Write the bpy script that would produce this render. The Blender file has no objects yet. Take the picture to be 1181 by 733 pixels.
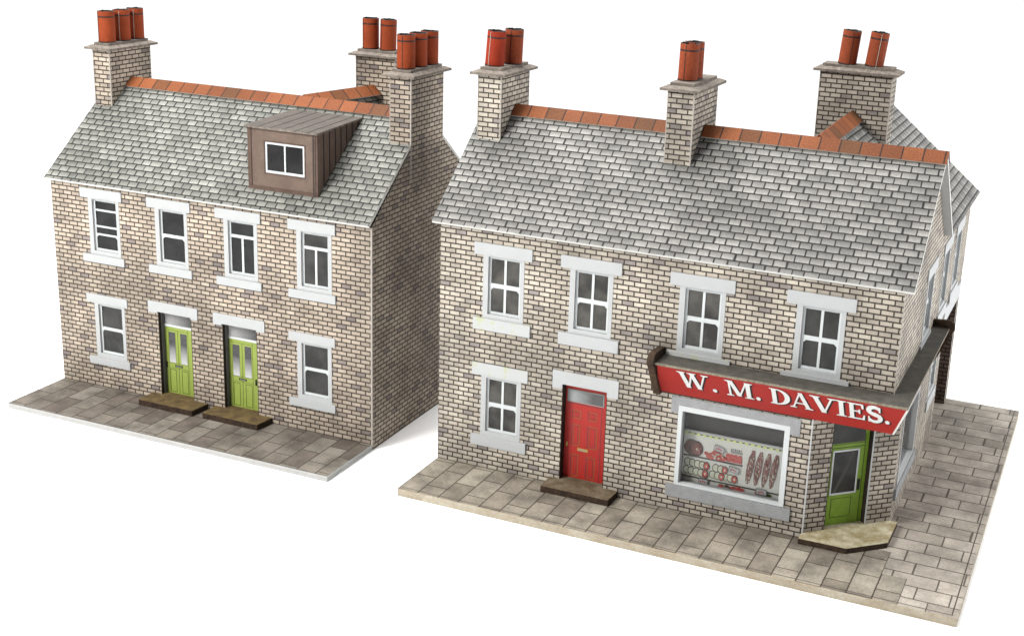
import bpy, math, random
from mathutils import Vector, Matrix
random.seed(7)
S = bpy.context.scene
COL = S.collection

# ------------------------------------------------------------------ node helpers
def lin(c):
    return tuple(((v/255)/12.92 if v/255 <= .04045 else ((v/255+.055)/1.055)**2.4) for v in c)
def col(c, k=1.0):
    l = lin(c); return (min(l[0]*k, .9), min(l[1]*k, .9), min(l[2]*k, .9), 1)

class NT:
    def __init__(s, name, rough=.7, spec=.25):
        s.m = bpy.data.materials.new(name); s.m.use_nodes = True
        s.t = s.m.node_tree; s.b = s.t.nodes['Principled BSDF']
        s.b.inputs['Roughness'].default_value = rough
        s.b.inputs['Specular IOR Level'].default_value = spec
    def n(s, typ, **kw):
        x = s.t.nodes.new(typ)
        for k, v in kw.items(): setattr(x, k, v)
        return x
    def link(s, a, b): s.t.links.new(a, b)
    def math(s, op, a, b=None, c=None, clamp=False):
        x = s.n('ShaderNodeMath', operation=op, use_clamp=clamp)
        for i, v in enumerate((a, b, c)):
            if v is None: continue
            if isinstance(v, (int, float)): x.inputs[i].default_value = v
            else: s.link(v, x.inputs[i])
        return x.outputs[0]
    def vec(s, x, y, z=0.0):
        c = s.n('ShaderNodeCombineXYZ')
        for i, v in enumerate((x, y, z)):
            if isinstance(v, (int, float)): c.inputs[i].default_value = v
            else: s.link(v, c.inputs[i])
        return c.outputs[0]
    def uv(s):
        return s.n('ShaderNodeUVMap', uv_map='UVMap').outputs[0]
    def sep(s, v):
        x = s.n('ShaderNodeSeparateXYZ'); s.link(v, x.inputs[0]); return x.outputs
    def noise(s, v, scale, detail=3, rough=.6, dim='3D'):
        x = s.n('ShaderNodeTexNoise', noise_dimensions=dim)
        s.link(v, x.inputs['Vector'])
        x.inputs['Scale'].default_value = scale; x.inputs['Detail'].default_value = detail
        x.inputs['Roughness'].default_value = rough
        return x.outputs['Fac']
    def obj(s):
        return s.n('ShaderNodeTexCoord').outputs['Object']
    def ramp(s, fac, stops, interp='LINEAR'):
        x = s.n('ShaderNodeValToRGB'); cr = x.color_ramp; cr.interpolation = interp
        while len(cr.elements) < len(stops): cr.elements.new(.5)
        for e, (p, c) in zip(cr.elements, stops):
            e.position = p; e.color = c if len(c) == 4 else (*c, 1)
        s.link(fac, x.inputs[0]); return x.outputs[0]
    def rng(s, v, a, b, c, d, clamp=True, smooth=False):
        x = s.n('ShaderNodeMapRange', clamp=clamp, interpolation_type='SMOOTHSTEP' if smooth else 'LINEAR')
        s.link(v, x.inputs[0])
        for i, q in enumerate((a, b, c, d)): x.inputs[i+1].default_value = q
        return x.outputs[0]
    def mix(s, f, a, b, mode='MIX'):
        x = s.n('ShaderNodeMix', data_type='RGBA', blend_type=mode)
        for i, v in ((0, f), (6, a), (7, b)):
            if isinstance(v, (int, float)): x.inputs[i].default_value = v
            elif isinstance(v, tuple): x.inputs[i].default_value = v
            else: s.link(v, x.inputs[i])
        return x.outputs[2]
    def scale(s, c, f):            # colour * value
        x = s.n('ShaderNodeVectorMath', operation='SCALE')
        if isinstance(c, tuple): x.inputs[0].default_value = c[:3]
        else: s.link(c, x.inputs[0])
        s.link(f, x.inputs['Scale']); return x.outputs[0]
    def done(s, c):
        if isinstance(c, tuple): s.b.inputs['Base Color'].default_value = c
        else: s.link(c, s.b.inputs['Base Color'])
        return s.m

def masonry(name, w, h, line, stops, mortar, k, jit=0.0, wob=.01, stain=(.72, 1.08), stain_scale=.55,
            tint=None, tilegrad=None, grain=(.86, 1.12), rough=.7, soft=.5, half=.5, spec=.2, off=0.0, grain_scale=26, roundc=0.0):
    g = NT(name, rough, spec)
    uv = g.uv(); o = g.obj()
    # wobble the printed lines a little
    nx = g.n('ShaderNodeTexNoise', noise_dimensions='2D'); g.link(uv, nx.inputs['Vector'])
    nx.inputs['Scale'].default_value = 5; nx.inputs['Detail'].default_value = 2
    sub = g.n('ShaderNodeVectorMath', operation='SUBTRACT'); g.link(nx.outputs['Color'], sub.inputs[0]); sub.inputs[1].default_value = (.5, .5, .5)
    sc = g.n('ShaderNodeVectorMath', operation='SCALE'); g.link(sub.outputs[0], sc.inputs[0]); sc.inputs['Scale'].default_value = wob
    ad = g.n('ShaderNodeVectorMath', operation='ADD'); g.link(uv, ad.inputs[0]); g.link(sc.outputs[0], ad.inputs[1])
    U, V, _ = g.sep(ad.outputs[0])
    v = g.math('ADD', g.math('DIVIDE', V, h), off)
    row = g.math('FLOOR', v); fv = g.math('SUBTRACT', v, row)
    par = g.math('MULTIPLY', g.math('FLOORED_MODULO', row, 2.0), half)
    wr = g.n('ShaderNodeTexWhiteNoise', noise_dimensions='1D'); g.link(row, wr.inputs['W'])
    u = g.math('ADD', g.math('DIVIDE', U, w), par)
    if jit:
        u = g.math('ADD', u, g.math('MULTIPLY', wr.outputs['Value'], jit*.5))
        n2 = g.noise(g.vec(u, g.math('MULTIPLY', row, 7.31)), .9, 1, .5, '2D')
        u = g.math('ADD', u, g.math('MULTIPLY', n2, jit*2.2))
    cl = g.math('FLOOR', u); fu = g.math('SUBTRACT', u, cl)
    du = g.math('MULTIPLY', g.math('MINIMUM', fu, g.math('SUBTRACT', 1.0, fu)), w)
    dv = g.math('MULTIPLY', g.math('MINIMUM', fv, g.math('SUBTRACT', 1.0, fv)), h)
    d = g.math('MINIMUM', du, dv)
    if roundc:   # rounded lower corners of slates
        fvb = g.math('MULTIPLY', fv, h)
        d2 = g.math('SUBTRACT', g.math('MULTIPLY', g.math('ADD', du, fvb), .7071), roundc)
        d = g.math('MINIMUM', d, d2)
    mask = g.rng(d, line*.5*(1-soft), line*.5*(1+soft), 0, 1)
    wn = g.n('ShaderNodeTexWhiteNoise', noise_dimensions='2D'); g.link(g.vec(cl, row), wn.inputs['Vector'])
    base = g.ramp(wn.outputs['Value'], [(p, col(c, k)) for p, c in stops])
    # printed grain and soiling
    gr = g.rng(g.noise(uv, grain_scale, 3, .75), .3, .7, grain[0], grain[1])
    st = g.rng(g.noise(o, stain_scale, 4, .6), .36, .62, stain[0], stain[1])
    st2 = g.rng(g.noise(o, stain_scale*3.7, 2, .5), .35, .7, .93, 1.05)
    f = g.math('MULTIPLY', g.math('MULTIPLY', gr, st), st2)
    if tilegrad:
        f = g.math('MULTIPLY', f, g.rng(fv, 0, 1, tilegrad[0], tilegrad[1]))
    c = g.scale(base, f)
    if tint:
        c = g.mix(g.rng(g.noise(o, stain_scale*1.7, 3), .5, .75, 0, .5), c, g.scale(col(tint, k), gr))
    return g.done(g.mix(mask, g.scale(col(mortar, k), gr), c))

def plain(name, c, k=1.0, var=.06, scale=6, rough=.55, spec=.3, grain=.04):
    g = NT(name, rough, spec); o = g.obj()
    f = g.rng(g.noise(o, scale, 4), .3, .7, 1-var, 1+var)
    if grain: f = g.math('MULTIPLY', f, g.rng(g.noise(o, 45, 2, .8), .3, .7, 1-grain, 1+grain))
    return g.done(g.scale(col(c, k), f))

def glue_stained(name, c, stain, k):
    g = NT(name, .55, .3); o = g.obj()
    return g.done(g.mix(g.rng(g.noise(o, 5, 4, .7), .52, .66, 0, .75), col(c, k), col(stain, k)))

def mottled(name, c1, c2, k=1.0, scale=8, fine=40, rough=.8):
    g = NT(name, rough, .2); o = g.obj()
    a = g.noise(o, scale, 4, .65)
    c = g.mix(g.rng(a, .38, .62, 0, 1), col(c1, k), col(c2, k))
    return g.done(g.scale(c, g.rng(g.noise(o, fine, 3, .8), .3, .7, .78, 1.2)))

KW, KT = .55, .36           # reflectance scale of the printed upright card / printed flat card
BR_STOPS = [(0, (176, 166, 162)), (.045, (184, 174, 168)), (.07, (210, 199, 184)), (.5, (226, 215, 199)), (1, (240, 230, 213))]
BR_STOPS2 = [(0, (168, 156, 152)), (.05, (178, 165, 158)), (.075, (206, 190, 173)), (.5, (222, 206, 187)), (1, (236, 220, 200))]
MT = {}
MT['brick'] = masonry('cream_brick_print', .25, .108, .029, BR_STOPS, (56, 48, 43), KW*.98, wob=.008, grain=(.78, 1.16), grain_scale=34, stain=(.60, 1.06), stain_scale=.6)
MT['brick_pink'] = masonry('buff_brick_print', .25, .108, .029, BR_STOPS2, (56, 47, 42), KW*.95, wob=.008, grain=(.78, 1.16), grain_scale=34, stain=(.60, 1.06), stain_scale=.6)
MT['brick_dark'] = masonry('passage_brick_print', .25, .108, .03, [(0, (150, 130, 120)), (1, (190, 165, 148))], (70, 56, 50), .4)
SL = [(0, (174, 173, 168)), (.3, (190, 188, 183)), (1, (210, 208, 202))]
SL2 = [(0, (164, 165, 158)), (.3, (179, 179, 171)), (1, (200, 200, 191))]
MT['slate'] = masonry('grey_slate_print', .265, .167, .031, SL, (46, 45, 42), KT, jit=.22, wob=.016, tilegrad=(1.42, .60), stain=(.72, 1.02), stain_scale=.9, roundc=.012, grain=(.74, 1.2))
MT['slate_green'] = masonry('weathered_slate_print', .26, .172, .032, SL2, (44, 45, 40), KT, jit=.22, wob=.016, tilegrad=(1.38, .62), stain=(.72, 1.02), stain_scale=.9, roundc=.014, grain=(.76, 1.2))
MT['ridge'] = masonry('terracotta_ridge_print', .42, 3.0, .028, [(0, (140, 90, 52)), (.35, (164, 92, 48)), (1, (190, 110, 62))], (56, 40, 34), KT*1.0, wob=.006, grain=(.5, 1.45), stain=(.85, 1.05), off=.5, grain_scale=30)
PV = [(0, (150, 141, 127)), (.3, (168, 159, 144)), (1, (184, 176, 160))]
MT['flags'] = masonry('flagstone_print', .85, .485, .026, PV, (66, 56, 46), KT*1.55, jit=.1, wob=.006, stain=(.56, 1.12), stain_scale=1.25, grain=(.76, 1.18), grain_scale=18)
MT['flags_side'] = masonry('side_flagstone_print', .82, .485, .032, [(0, (180, 171, 158)), (.4, (200, 191, 178)), (1, (216, 207, 193))], (92, 84, 74), KT*1.62, jit=.25, wob=.006, stain=(.64, 1.08), stain_scale=1.2, grain=(.78, 1.16), grain_scale=18)
MT['flags_dark'] = masonry('dark_flagstone_print', .85, .485, .026, [(0, (138, 126, 116)), (.4, (160, 150, 138)), (1, (176, 168, 155))], (70, 60, 50), KT*1.1, jit=.1, wob=.006, stain=(.56, 1.12), stain_scale=1.25, grain=(.78, 1.16), grain_scale=18)
MT['white'] = plain('white_card', (226, 229, 230), KW*.83, .025, 2)
MT['white_top'] = plain('white_sill_card', (226, 229, 230), KW*.83, .02, 2)
MT['edge'] = plain('cut_card_edge', (226, 227, 225), KW*.78, .06, 5)
MT['edge_stain'] = mottled('stained_card_edge', (222, 212, 190), (200, 186, 160), KW*.9, 2.5, 20)
MT['roof_edge'] = plain('white_roof_card_edge', (236, 236, 232), KW*1.15, .03, 5)
MT['flag_line'] = plain('pavement_border_line', (84, 72, 60), .45, .15, 6)
MT['worn'] = plain('worn_card_fold', (196, 188, 178), KW, .2, 14)
MT['sash'] = plain('window_sash_paint', (236, 242, 243), KW*.98, .02, 2, rough=.4)
MT['white_glue'] = glue_stained('glue_stained_card', (226, 229, 230), (222, 226, 168), KW*.88)
MT['grey_stone'] = mottled('grey_stone_print', (196, 198, 200), (184, 186, 188), KW*.83, 6, 40)
MT['cap'] = mottled('chimney_cap_stone', (178, 166, 154), (140, 130, 120), KW*.75, 9, 30)
MT['pot_inner'] = plain('dark_pot_inner_card', (46, 44, 44), 1, .2, 9, .9)  # plain dark tone for the inside and top rim of the chimney pots
MT['ledge'] = mottled('lead_ledge_print', (98, 94, 86), (82, 79, 73), .62, 5, 45)
MT['ledge_edge'] = mottled('ledge_card_edge', (176, 166, 148), (140, 130, 112), .5, 14, 30)
MT['bracket'] = mottled('dark_stone_bracket', (88, 68, 50), (58, 46, 38), .6, 7, 30)
MT['red'] = plain('red_sign_card', (192, 48, 42), .50, .05, 4, rough=.5, grain=.07)
MT['red_door'] = plain('red_door_paint', (204, 50, 42), .50, .06, 8, rough=.5, grain=.1)
MT['gilt'] = plain('gold_panel_line', (150, 92, 50), .6, .2, 20)
MT['purple'] = plain('dull_panel_line', (112, 62, 72), .6, .2, 20)
MT['green'] = plain('apple_green_paint', (176, 196, 92), .50, .05, 7, rough=.5, grain=.07)
MT['green_line'] = plain('dark_green_line', (70, 92, 28), .6, .1, 12)
MT['shop_green'] = plain('leaf_green_paint', (136, 172, 54), .62, .09, 7, rough=.5, grain=.08)
MT['black'] = plain('black_print', (34, 32, 32), .7, .1, 9)
MT['lining'] = mottled('dark_door_lining', (66, 54, 46), (44, 38, 34), .6, 5, 30)
MT['lining2'] = plain('grey_door_lining', (112, 112, 110), .5, .1, 6)
MT['step_brown'] = mottled('mossy_brown_step', (128, 108, 70), (96, 78, 54), .55, 4.5, 26)
MT['step_side'] = mottled('brown_step_edge', (86, 68, 54), (60, 48, 40), .55, 8, 30)
MT['step_grey'] = mottled('worn_grey_step', (138, 124, 104), (104, 90, 66), .55, 3.5, 26)
MT['step_pale'] = mottled('pale_mossy_step', (206, 198, 170), (160, 146, 108), .66, 3.0, 22)
MT['dormer'] = mottled('brown_roughcast', (132, 113, 102), (121, 103, 93), .56, 4, 60)
MT['dormer_dark'] = mottled('dark_roughcast', (110, 90, 80), (98, 80, 70), .6, 4, 60)
MT['letter'] = plain('white_lettering', (240, 242, 240), .62, .01, 3, grain=0)
MT['brass'] = plain('brass_print', (206, 176, 90), .6, .1, 9)
MT['steel'] = plain('steel_print', (160, 160, 156), .6, .1, 9)
MT['meat_red'] = mottled('red_meat_print', (176, 60, 56), (206, 120, 112), .7, 14, 30)
MT['meat_dark'] = mottled('cured_meat_print', (96, 66, 58), (138, 98, 86), .55, 9, 24)
MT['sausage'] = mottled('salami_print', (176, 128, 122), (132, 86, 82), .6, 16, 40)
MT['rind'] = plain('pale_rind_print', (206, 210, 188), .7, .06, 9)
MT['bunting'] = plain('yellow_green_scallop', (218, 230, 140), .7, .05, 9)
MT['display'] = plain('display_card_print', (218, 220, 212), .72, .03, 3)
MT['shelf'] = plain('dark_shelf_print', (84, 84, 78), .6, .1, 9)
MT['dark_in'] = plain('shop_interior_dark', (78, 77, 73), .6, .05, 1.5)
MT['pot_rim'] = plain('pot_band_print', (62, 34, 28), .5, .2, 16)

def pot_mat(name, c, k, g2):
    g = NT(name, .7, .12); o = g.obj()
    f = g.math('MULTIPLY', g.rng(g.noise(o, 4, 3), .3, .7, .86, 1.12), g.rng(g.noise(o, 30, 3, .8), .3, .7, 1-g2, 1+g2))
    c1 = g.scale(col(c, k), f)
    scr = g.rng(g.noise(o, 11, 6, .8), .74, .78, 0, 1)      # small scuffs showing white card
    return g.done(g.mix(scr, c1, col((220, 180, 160), .6)))
MT['pot'] = pot_mat('orange_pot_print', (178, 80, 44), .47, .10)
MT['pot_red'] = pot_mat('red_pot_print', (186, 66, 40), .45, .06)
MT['pot_grain'] = pot_mat('speckled_pot_print', (176, 86, 54), .46, .28)

def pane_mat(name, c1, c2, rough=.12):
    g = NT(name, rough, .18); o = g.obj()
    n1 = g.noise(o, 1.6, 3, .55)
    c = g.mix(g.rng(n1, .38, .62, 0, 1), col(c1, .6), col(c2, .6))
    return g.done(g.scale(c, g.rng(g.noise(o, 30, 2, .7), .3, .7, .9, 1.12)))
MT['glass_grey'] = pane_mat('grey_window_acetate', (50, 49, 47), (92, 90, 85))
MT['glass_dark'] = pane_mat('dark_window_acetate', (12, 12, 15), (36, 36, 37))
MT['glass_mid'] = pane_mat('smoky_window_acetate', (42, 42, 42), (68, 68, 66))

def etched(name, axis='v', lo=0.0, hi=1.0, a=(60, 60, 62), b=(226, 226, 226)):
    g = NT(name, .3, .4); u, v, _ = g.sep(g.uv()); o = g.obj()
    t = g.rng(u if axis == 'u' else v, lo, hi, 0, 1)
    t = g.math('ADD', t, g.math('MULTIPLY', g.math('SUBTRACT', g.noise(o, 20, 3, .8), .5), .5), clamp=True)
    return g.done(g.mix(t, col(a, .55), col(b, .55)))
# printed frosted glass (its fade is part of the print on the card)
MT['frost_door'] = etched('frosted_door_glass_print', 'v', 1.45, .95)
MT['frost_fan'] = etched('frosted_fanlight_print', 'u', 3.1, 3.9, (190, 190, 190), (60, 60, 60))
MT['frost_fan2'] = etched('frosted_fanlight_print_two', 'u', 4.98, 5.78, (190, 190, 190), (60, 60, 60))
MT['frost_fan_red'] = etched('speckled_fanlight_print', 'u', 3.15, 3.65, (176, 180, 182), (84, 84, 84))

def clear_mat():
    g = NT('clear_acetate'); t = g.t
    tr = g.n('ShaderNodeBsdfTransparent'); tr.inputs[0].default_value = (.93, .93, .93, 1)
    gl = g.n('ShaderNodeBsdfGlossy'); gl.inputs['Roughness'].default_value = .06; gl.inputs[0].default_value = (1, 1, 1, 1)
    fr = g.n('ShaderNodeFresnel'); fr.inputs[0].default_value = 1.22
    mx = g.n('ShaderNodeMixShader'); g.link(fr.outputs[0], mx.inputs[0]); g.link(tr.outputs[0], mx.inputs[1]); g.link(gl.outputs[0], mx.inputs[2])
    g.link(mx.outputs[0], t.nodes['Material Output'].inputs[0]); t.nodes.remove(g.b)
    return g.m
MT['clear'] = clear_mat()

# ------------------------------------------------------------------ mesh helpers
class M:
    def __init__(s): s.v = []; s.f = []; s.mi = []; s.uv = []; s.mats = []
    def mat(s, name):
        if name not in s.mats: s.mats.append(name)
        return s.mats.index(name)
    def face(s, pts, mat, uvs=None):
        pts = [Vector(p) for p in pts]; i0 = len(s.v)
        s.v += [tuple(p) for p in pts]; s.f.append(list(range(i0, i0+len(pts)))); s.mi.append(s.mat(mat))
        if uvs is None:
            n = Vector((0, 0, 0))
            for i in range(len(pts)):
                a, b = pts[i], pts[(i+1) % len(pts)]; n += a.cross(b)
            n.normalize()
            if abs(n.z) > .99: uvs = [(p.x, p.y) for p in pts]
            else:
                t = Vector((0, 0, 1)).cross(n); t.normalize(); w = n.cross(t)
                uvs = [(p.dot(t), p.dot(w)) for p in pts]
        s.uv += uvs
        return s
    def box(s, x0, x1, y0, y1, z0, z1, mat, top=None, front=None, side=None):
        top = top or mat; front = front or mat; side = side or mat
        if x0 > x1: x0, x1 = x1, x0
        if y0 > y1: y0, y1 = y1, y0
        if z0 > z1: z0, z1 = z1, z0
        s.face([(x0, y0, z0), (x1, y0, z0), (x1, y0, z1), (x0, y0, z1)], front)
        s.face([(x1, y1, z0), (x0, y1, z0), (x0, y1, z1), (x1, y1, z1)], mat)
        s.face([(x1, y0, z0), (x1, y1, z0), (x1, y1, z1), (x1, y0, z1)], side)
        s.face([(x0, y1, z0), (x0, y0, z0), (x0, y0, z1), (x0, y1, z1)], side)
        s.face([(x0, y0, z1), (x1, y0, z1), (x1, y1, z1), (x0, y1, z1)], top)
        s.face([(x0, y1, z0), (x1, y1, z0), (x1, y0, z0), (x0, y0, z0)], mat)
        return s
    def prism(s, poly, z0, z1, mat, top=None):      # poly counter-clockwise seen from above
        s.face([(x, y, z1) for x, y in poly], top or mat)
        s.face([(x, y, z0) for x, y in reversed(poly)], mat)
        for i in range(len(poly)):
            (a, b), (c, d) = poly[i], poly[(i+1) % len(poly)]
            s.face([(a, b, z0), (c, d, z0), (c, d, z1), (a, b, z1)], mat)
        return s
    def slab(s, pts, t, mat, edge, under=None):      # pts: quad on the upper side, thickness t along -normal
        pts = [Vector(p) for p in pts]; n = (pts[1]-pts[0]).cross(pts[2]-pts[1]).normalized()
        lo = [p-n*t for p in pts]
        s.face(pts, mat); s.face(list(reversed(lo)), under or edge)
        for i in range(len(pts)):
            j = (i+1) % len(pts); s.face([lo[i], lo[j], pts[j], pts[i]], edge)
        return s
    def xf(s, mtx, i0=0):
        for i in range(i0, len(s.v)): s.v[i] = tuple(mtx @ Vector(s.v[i]))
        return s
    def build(s, name, parent=None, smooth=False, bevel=0.0):
        me = bpy.data.meshes.new(name); me.from_pydata(s.v, [], s.f); me.update()
        ul = me.uv_layers.new(name='UVMap')
        for i, u in enumerate(s.uv): ul.data[i].uv = (u[0], u[1])
        for m in s.mats: me.materials.append(MT[m])
        for p, i in zip(me.polygons, s.mi): p.material_index = i; p.use_smooth = smooth
        o = bpy.data.objects.new(name, me); COL.objects.link(o)
        if parent: o.parent = parent
        if bevel:
            b = o.modifiers.new('soften', 'BEVEL'); b.width = bevel; b.segments = 2; b.limit_method = 'ANGLE'
        return o

def panel(m, o, d, W, z0, z1, holes, mat):
    """upright wall from point o=(x,y) along unit d, rectangular holes (a0,a1,b0,b1); faces the side d rotated -90."""
    us = sorted({0, W, *[h[0] for h in holes], *[h[1] for h in holes]}); zs = sorted({z0, z1, *[h[2] for h in holes], *[h[3] for h in holes]})
    us = [u for u in us if 0 <= u <= W]; zs = [z for z in zs if z0 <= z <= z1]
    for i in range(len(us)-1):
        for j in range(len(zs)-1):
            cu, cz = (us[i]+us[i+1])/2, (zs[j]+zs[j+1])/2
            if any(h[0] < cu < h[1] and h[2] < cz < h[3] for h in holes): continue
            P = lambda u, z: (o[0]+d[0]*u, o[1]+d[1]*u, z)
            m.face([P(us[i], zs[j]), P(us[i+1], zs[j]), P(us[i+1], zs[j+1]), P(us[i], zs[j+1])], mat,
                   [(o[0]+us[i] if d[0] else us[i], zs[j]), (o[0]+us[i+1] if d[0] else us[i+1], zs[j]), (o[0]+us[i+1] if d[0] else us[i+1], zs[j+1]), (o[0]+us[i] if d[0] else us[i], zs[j+1])])

def frame_mtx(ox, oy, dx, dy, oz=0):
    """local frame: x along the wall, y into the wall, z up"""
    return Matrix(((dx, -dy, 0, ox), (dy, dx, 0, oy), (0, 0, 1, oz), (0, 0, 0, 1)))
ID = Matrix.Identity(4)

def thing(name, label, cat, loc, rz=0, group=None):
    o = bpy.data.objects.new(name, None); COL.objects.link(o); o.location = loc; o.rotation_euler = (0, 0, rz)
    o.empty_display_size = .3; o['label'] = label; o['category'] = cat
    if group: o['group'] = group
    return o

# ------------------------------------------------------------------ windows and doors (frame coords: x along wall, y in, z up)
def sash(m, x0, x1, z0, z1, y, t, mat='sash', dep=.03):
    m.box(x0, x0+t, y, y+dep, z0, z1, mat); m.box(x1-t, x1, y, y+dep, z0, z1, mat)
    m.box(x0+t, x1-t, y, y+dep, z0, z0+t*1.15, mat); m.box(x0+t, x1-t, y, y+dep, z1-t, z1, mat)

def window(parent, mtx, lx, lw, zs, kind, glass, lint, sill, wood='white', swood=None, hole=None, proud=.03):
    """lx: left end of lintel, lw its width; zs = (hole bottom, hole top); lint/sill = (z0, z1)"""
    x0, x1 = hole or (lx+.21, lx+lw-.18)
    z0, z1 = zs
    m = M(); e = .002
    # white card architrave lining the hole, its face just proud of the brick
    al, ar, at, ab = .120, .090, .045, .11
    m.box(x0, x0+al, -.010, .09, z0, z1, 'white'); m.box(x1-ar, x1, -.010, .09, z0, z1, 'white')
    m.box(x0+al, x1-ar, -.010, .09, z1-at, z1, 'white'); m.box(x0+al, x1-ar, -.010, .09, z0, z0+ab, 'white')
    # sash set a little behind it
    a0, a1, b0, b1 = x0+al, x1-ar, z0+ab, z1-at
    sash(m, a0, a1, b0, b1, .050, .048, 'sash', .03)
    a0 += .048; a1 -= .048; b0 += .055; b1 -= .048
    H = b1-b0; bar = lambda za, zb, xa=a0, xb=a1: m.box(xa, xb, .052, .076, za, zb, 'sash')
    cham = []
    if kind == 'two':                      # plain two-light sash
        zm = b0+H*.475; bar(zm, zm+.075); cham = [(a0, a1, zm)]
    elif kind == 'four':                   # two by two sash
        zm = b0+H*.455; bar(zm, zm+.095); xm = (a0+a1)/2
        bar(b0, zm, xm-.027, xm+.027); bar(zm+.095, b1, xm-.027, xm+.027); cham = [(a0, xm-.027, zm, 'l'), (xm+.027, a1, zm, 'r')]
    elif kind == 'stack':                  # four stacked lights
        for q in (.28, .45, .795): bar(b0+H*q, b0+H*q+.045)
        cham = [(a0, a1, b0+H*.28)]
    elif kind == 'tee':                    # top light above a pair
        zm = b0+H*.70; bar(zm, zm+.07); xm = (a0+a1)/2; bar(b0, zm, xm-.027, xm+.027)
    for c in cham:                         # little rounded horns under the meeting rail
        xa, xb, zt = c[:3]; s = c[3] if len(c) > 3 else 'lr'; r = .055
        if 'l' in s: m.face([(xa, .0525, zt), (xa, .0525, zt-r), (xa+r, .0525, zt)], 'sash')
        if 'r' in s: m.face([(xb, .0525, zt), (xb-r, .0525, zt), (xb, .0525, zt-r)], 'sash')
    w = m.xf(mtx).build('window', parent)
    M().box(a0-.03, a1+.03, .070, .085, b0-.03, b1+.03, glass).xf(mtx).build('pane', w)
    if lint: M().box(lx, lx+lw, -proud, .02, lint[0], lint[1], wood).xf(mtx).build('lintel', w, bevel=.004)
    if sill: M().box(lx, lx+lw, -proud*1.4, .02, sill[0], sill[1], swood or wood).xf(mtx).build('sill', w, bevel=.004)
    return w

def panel_line(m, x0, x1, z0, z1, y, t, m1, m2=None):
    m2 = m2 or m1
    m.box(x0, x0+t, y-.003, y, z0, z1, m2); m.box(x1-t, x1, y-.003, y, z0, z1, m1)
    m.box(x0+t, x1-t, y-.003, y, z0, z0+t, m1); m.box(x0+t, x1-t, y-.003, y, z1-t, z1, m1)

# ------------------------------------------------------------------ chimneys
def pot(parent, x, y, z, mat, tilt=(0, 0), r=.208, h=.77, seed=0):
    rnd = random.Random(seed); m = M(); N = 28
    ring = lambda zz, rr: [Vector((rr*math.cos(2*math.pi*i/N), rr*math.sin(2*math.pi*i/N), zz)) for i in range(N)]
    top = [rnd.uniform(-.012, .014) for _ in range(N)]
    rows = [(0, r), (h*.80, r), (h*.85, r), (h, r)]
    rr = [ring(a, b) for a, b in rows]
    for i in range(N): rr[-1][i].z += top[i]*(1 if i % 3 == 0 else .4)
    mats = [mat, 'pot_rim', mat]
    for k in range(3):
        for i in range(N):
            j = (i+1) % N; m.face([rr[k][i], rr[k][j], rr[k+1][j], rr[k+1][i]], mats[k])
    ri = [Vector((p.x*.86, p.y*.86, p.z)) for p in rr[-1]]; lo = [Vector((p.x*.86, p.y*.86, .25)) for p in rr[-1]]
    for i in range(N):
        j = (i+1) % N
        m.face([rr[-1][i], rr[-1][j], ri[j], ri[i]], 'pot_inner'); m.face([ri[i], ri[j], lo[j], lo[i]], 'pot_inner')
    m.face(lo, 'pot_inner')
    # glued seam of the rolled card
    a = rnd.uniform(-2.2, -1.0)
    px, py = (r+.003)*math.cos(a), (r+.003)*math.sin(a)
    b0 = len(m.v); m.box(px-.006, px+.006, py-.004, py+.004, 0, h*.97, 'worn' if seed % 2 == 0 else 'pot_rim')
    # dark glue line round the foot
    f0 = ring(.0, r+.006); f1 = ring(.03, r+.006)
    for i in range(N):
        j = (i+1) % N; m.face([f0[i], f0[j], f1[j], f1[i]], 'pot_rim')
    T = Matrix.Translation((x, y, z)) @ Matrix.Rotation(tilt[0], 4, 'X') @ Matrix.Rotation(tilt[1], 4, 'Y')
    o = m.xf(T).build('chimney_pot', parent)
    return o

def chimney(parent, x0, x1, y0, y1, zb, zt, brick, pots, cap_over=.14, rot=0.0, corner='right'):
    m = M(); m.box(x0, x1, y0, y1, zb, zt, brick)
    # worn white fold lines down the corners
    m.box(x1-.022, x1+.004, y0-.004, y0+.022, zb, zt-.002, 'worn')
    m.box(x0-.004, x0+.012, y0-.004, y0+.012, zb, zt-.002, 'worn')
    c = m.build('chimney', parent)
    k = M(); o = cap_over
    # lower flange, bevelled up to the upper slab
    lo = [(x0-o, y0-o), (x1+o, y0-o), (x1+o, y1+o), (x0-o, y1+o)]; up = [(x0-.02, y0-.02), (x1+.02, y0-.02), (x1+.02, y1+.02), (x0-.02, y1+.02)]
    k.prism(lo, zt, zt+.05, 'cap')
    for i in range(4):
        j = (i+1) % 4
        k.face([(*lo[i], zt+.0505), (*lo[j], zt+.0505), (*up[j], zt+.10), (*up[i], zt+.10)], 'cap')
    k.face([(*p, zt+.10) for p in up], 'cap')
    k.prism([(x0+.03, y0+.03), (x1-.03, y0+.03), (x1-.03, y1-.03), (x0+.03, y1-.03)], zt+.1005, zt+.16, 'cap')
    cp = k.build('chimney_cap', c, bevel=.008)
    for i, (px, py, mt, tl) in enumerate(pots):
        pot(c, px, py, zt+.16, mt, tl, seed=int(px*31+py*17+i))
    return c

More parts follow.
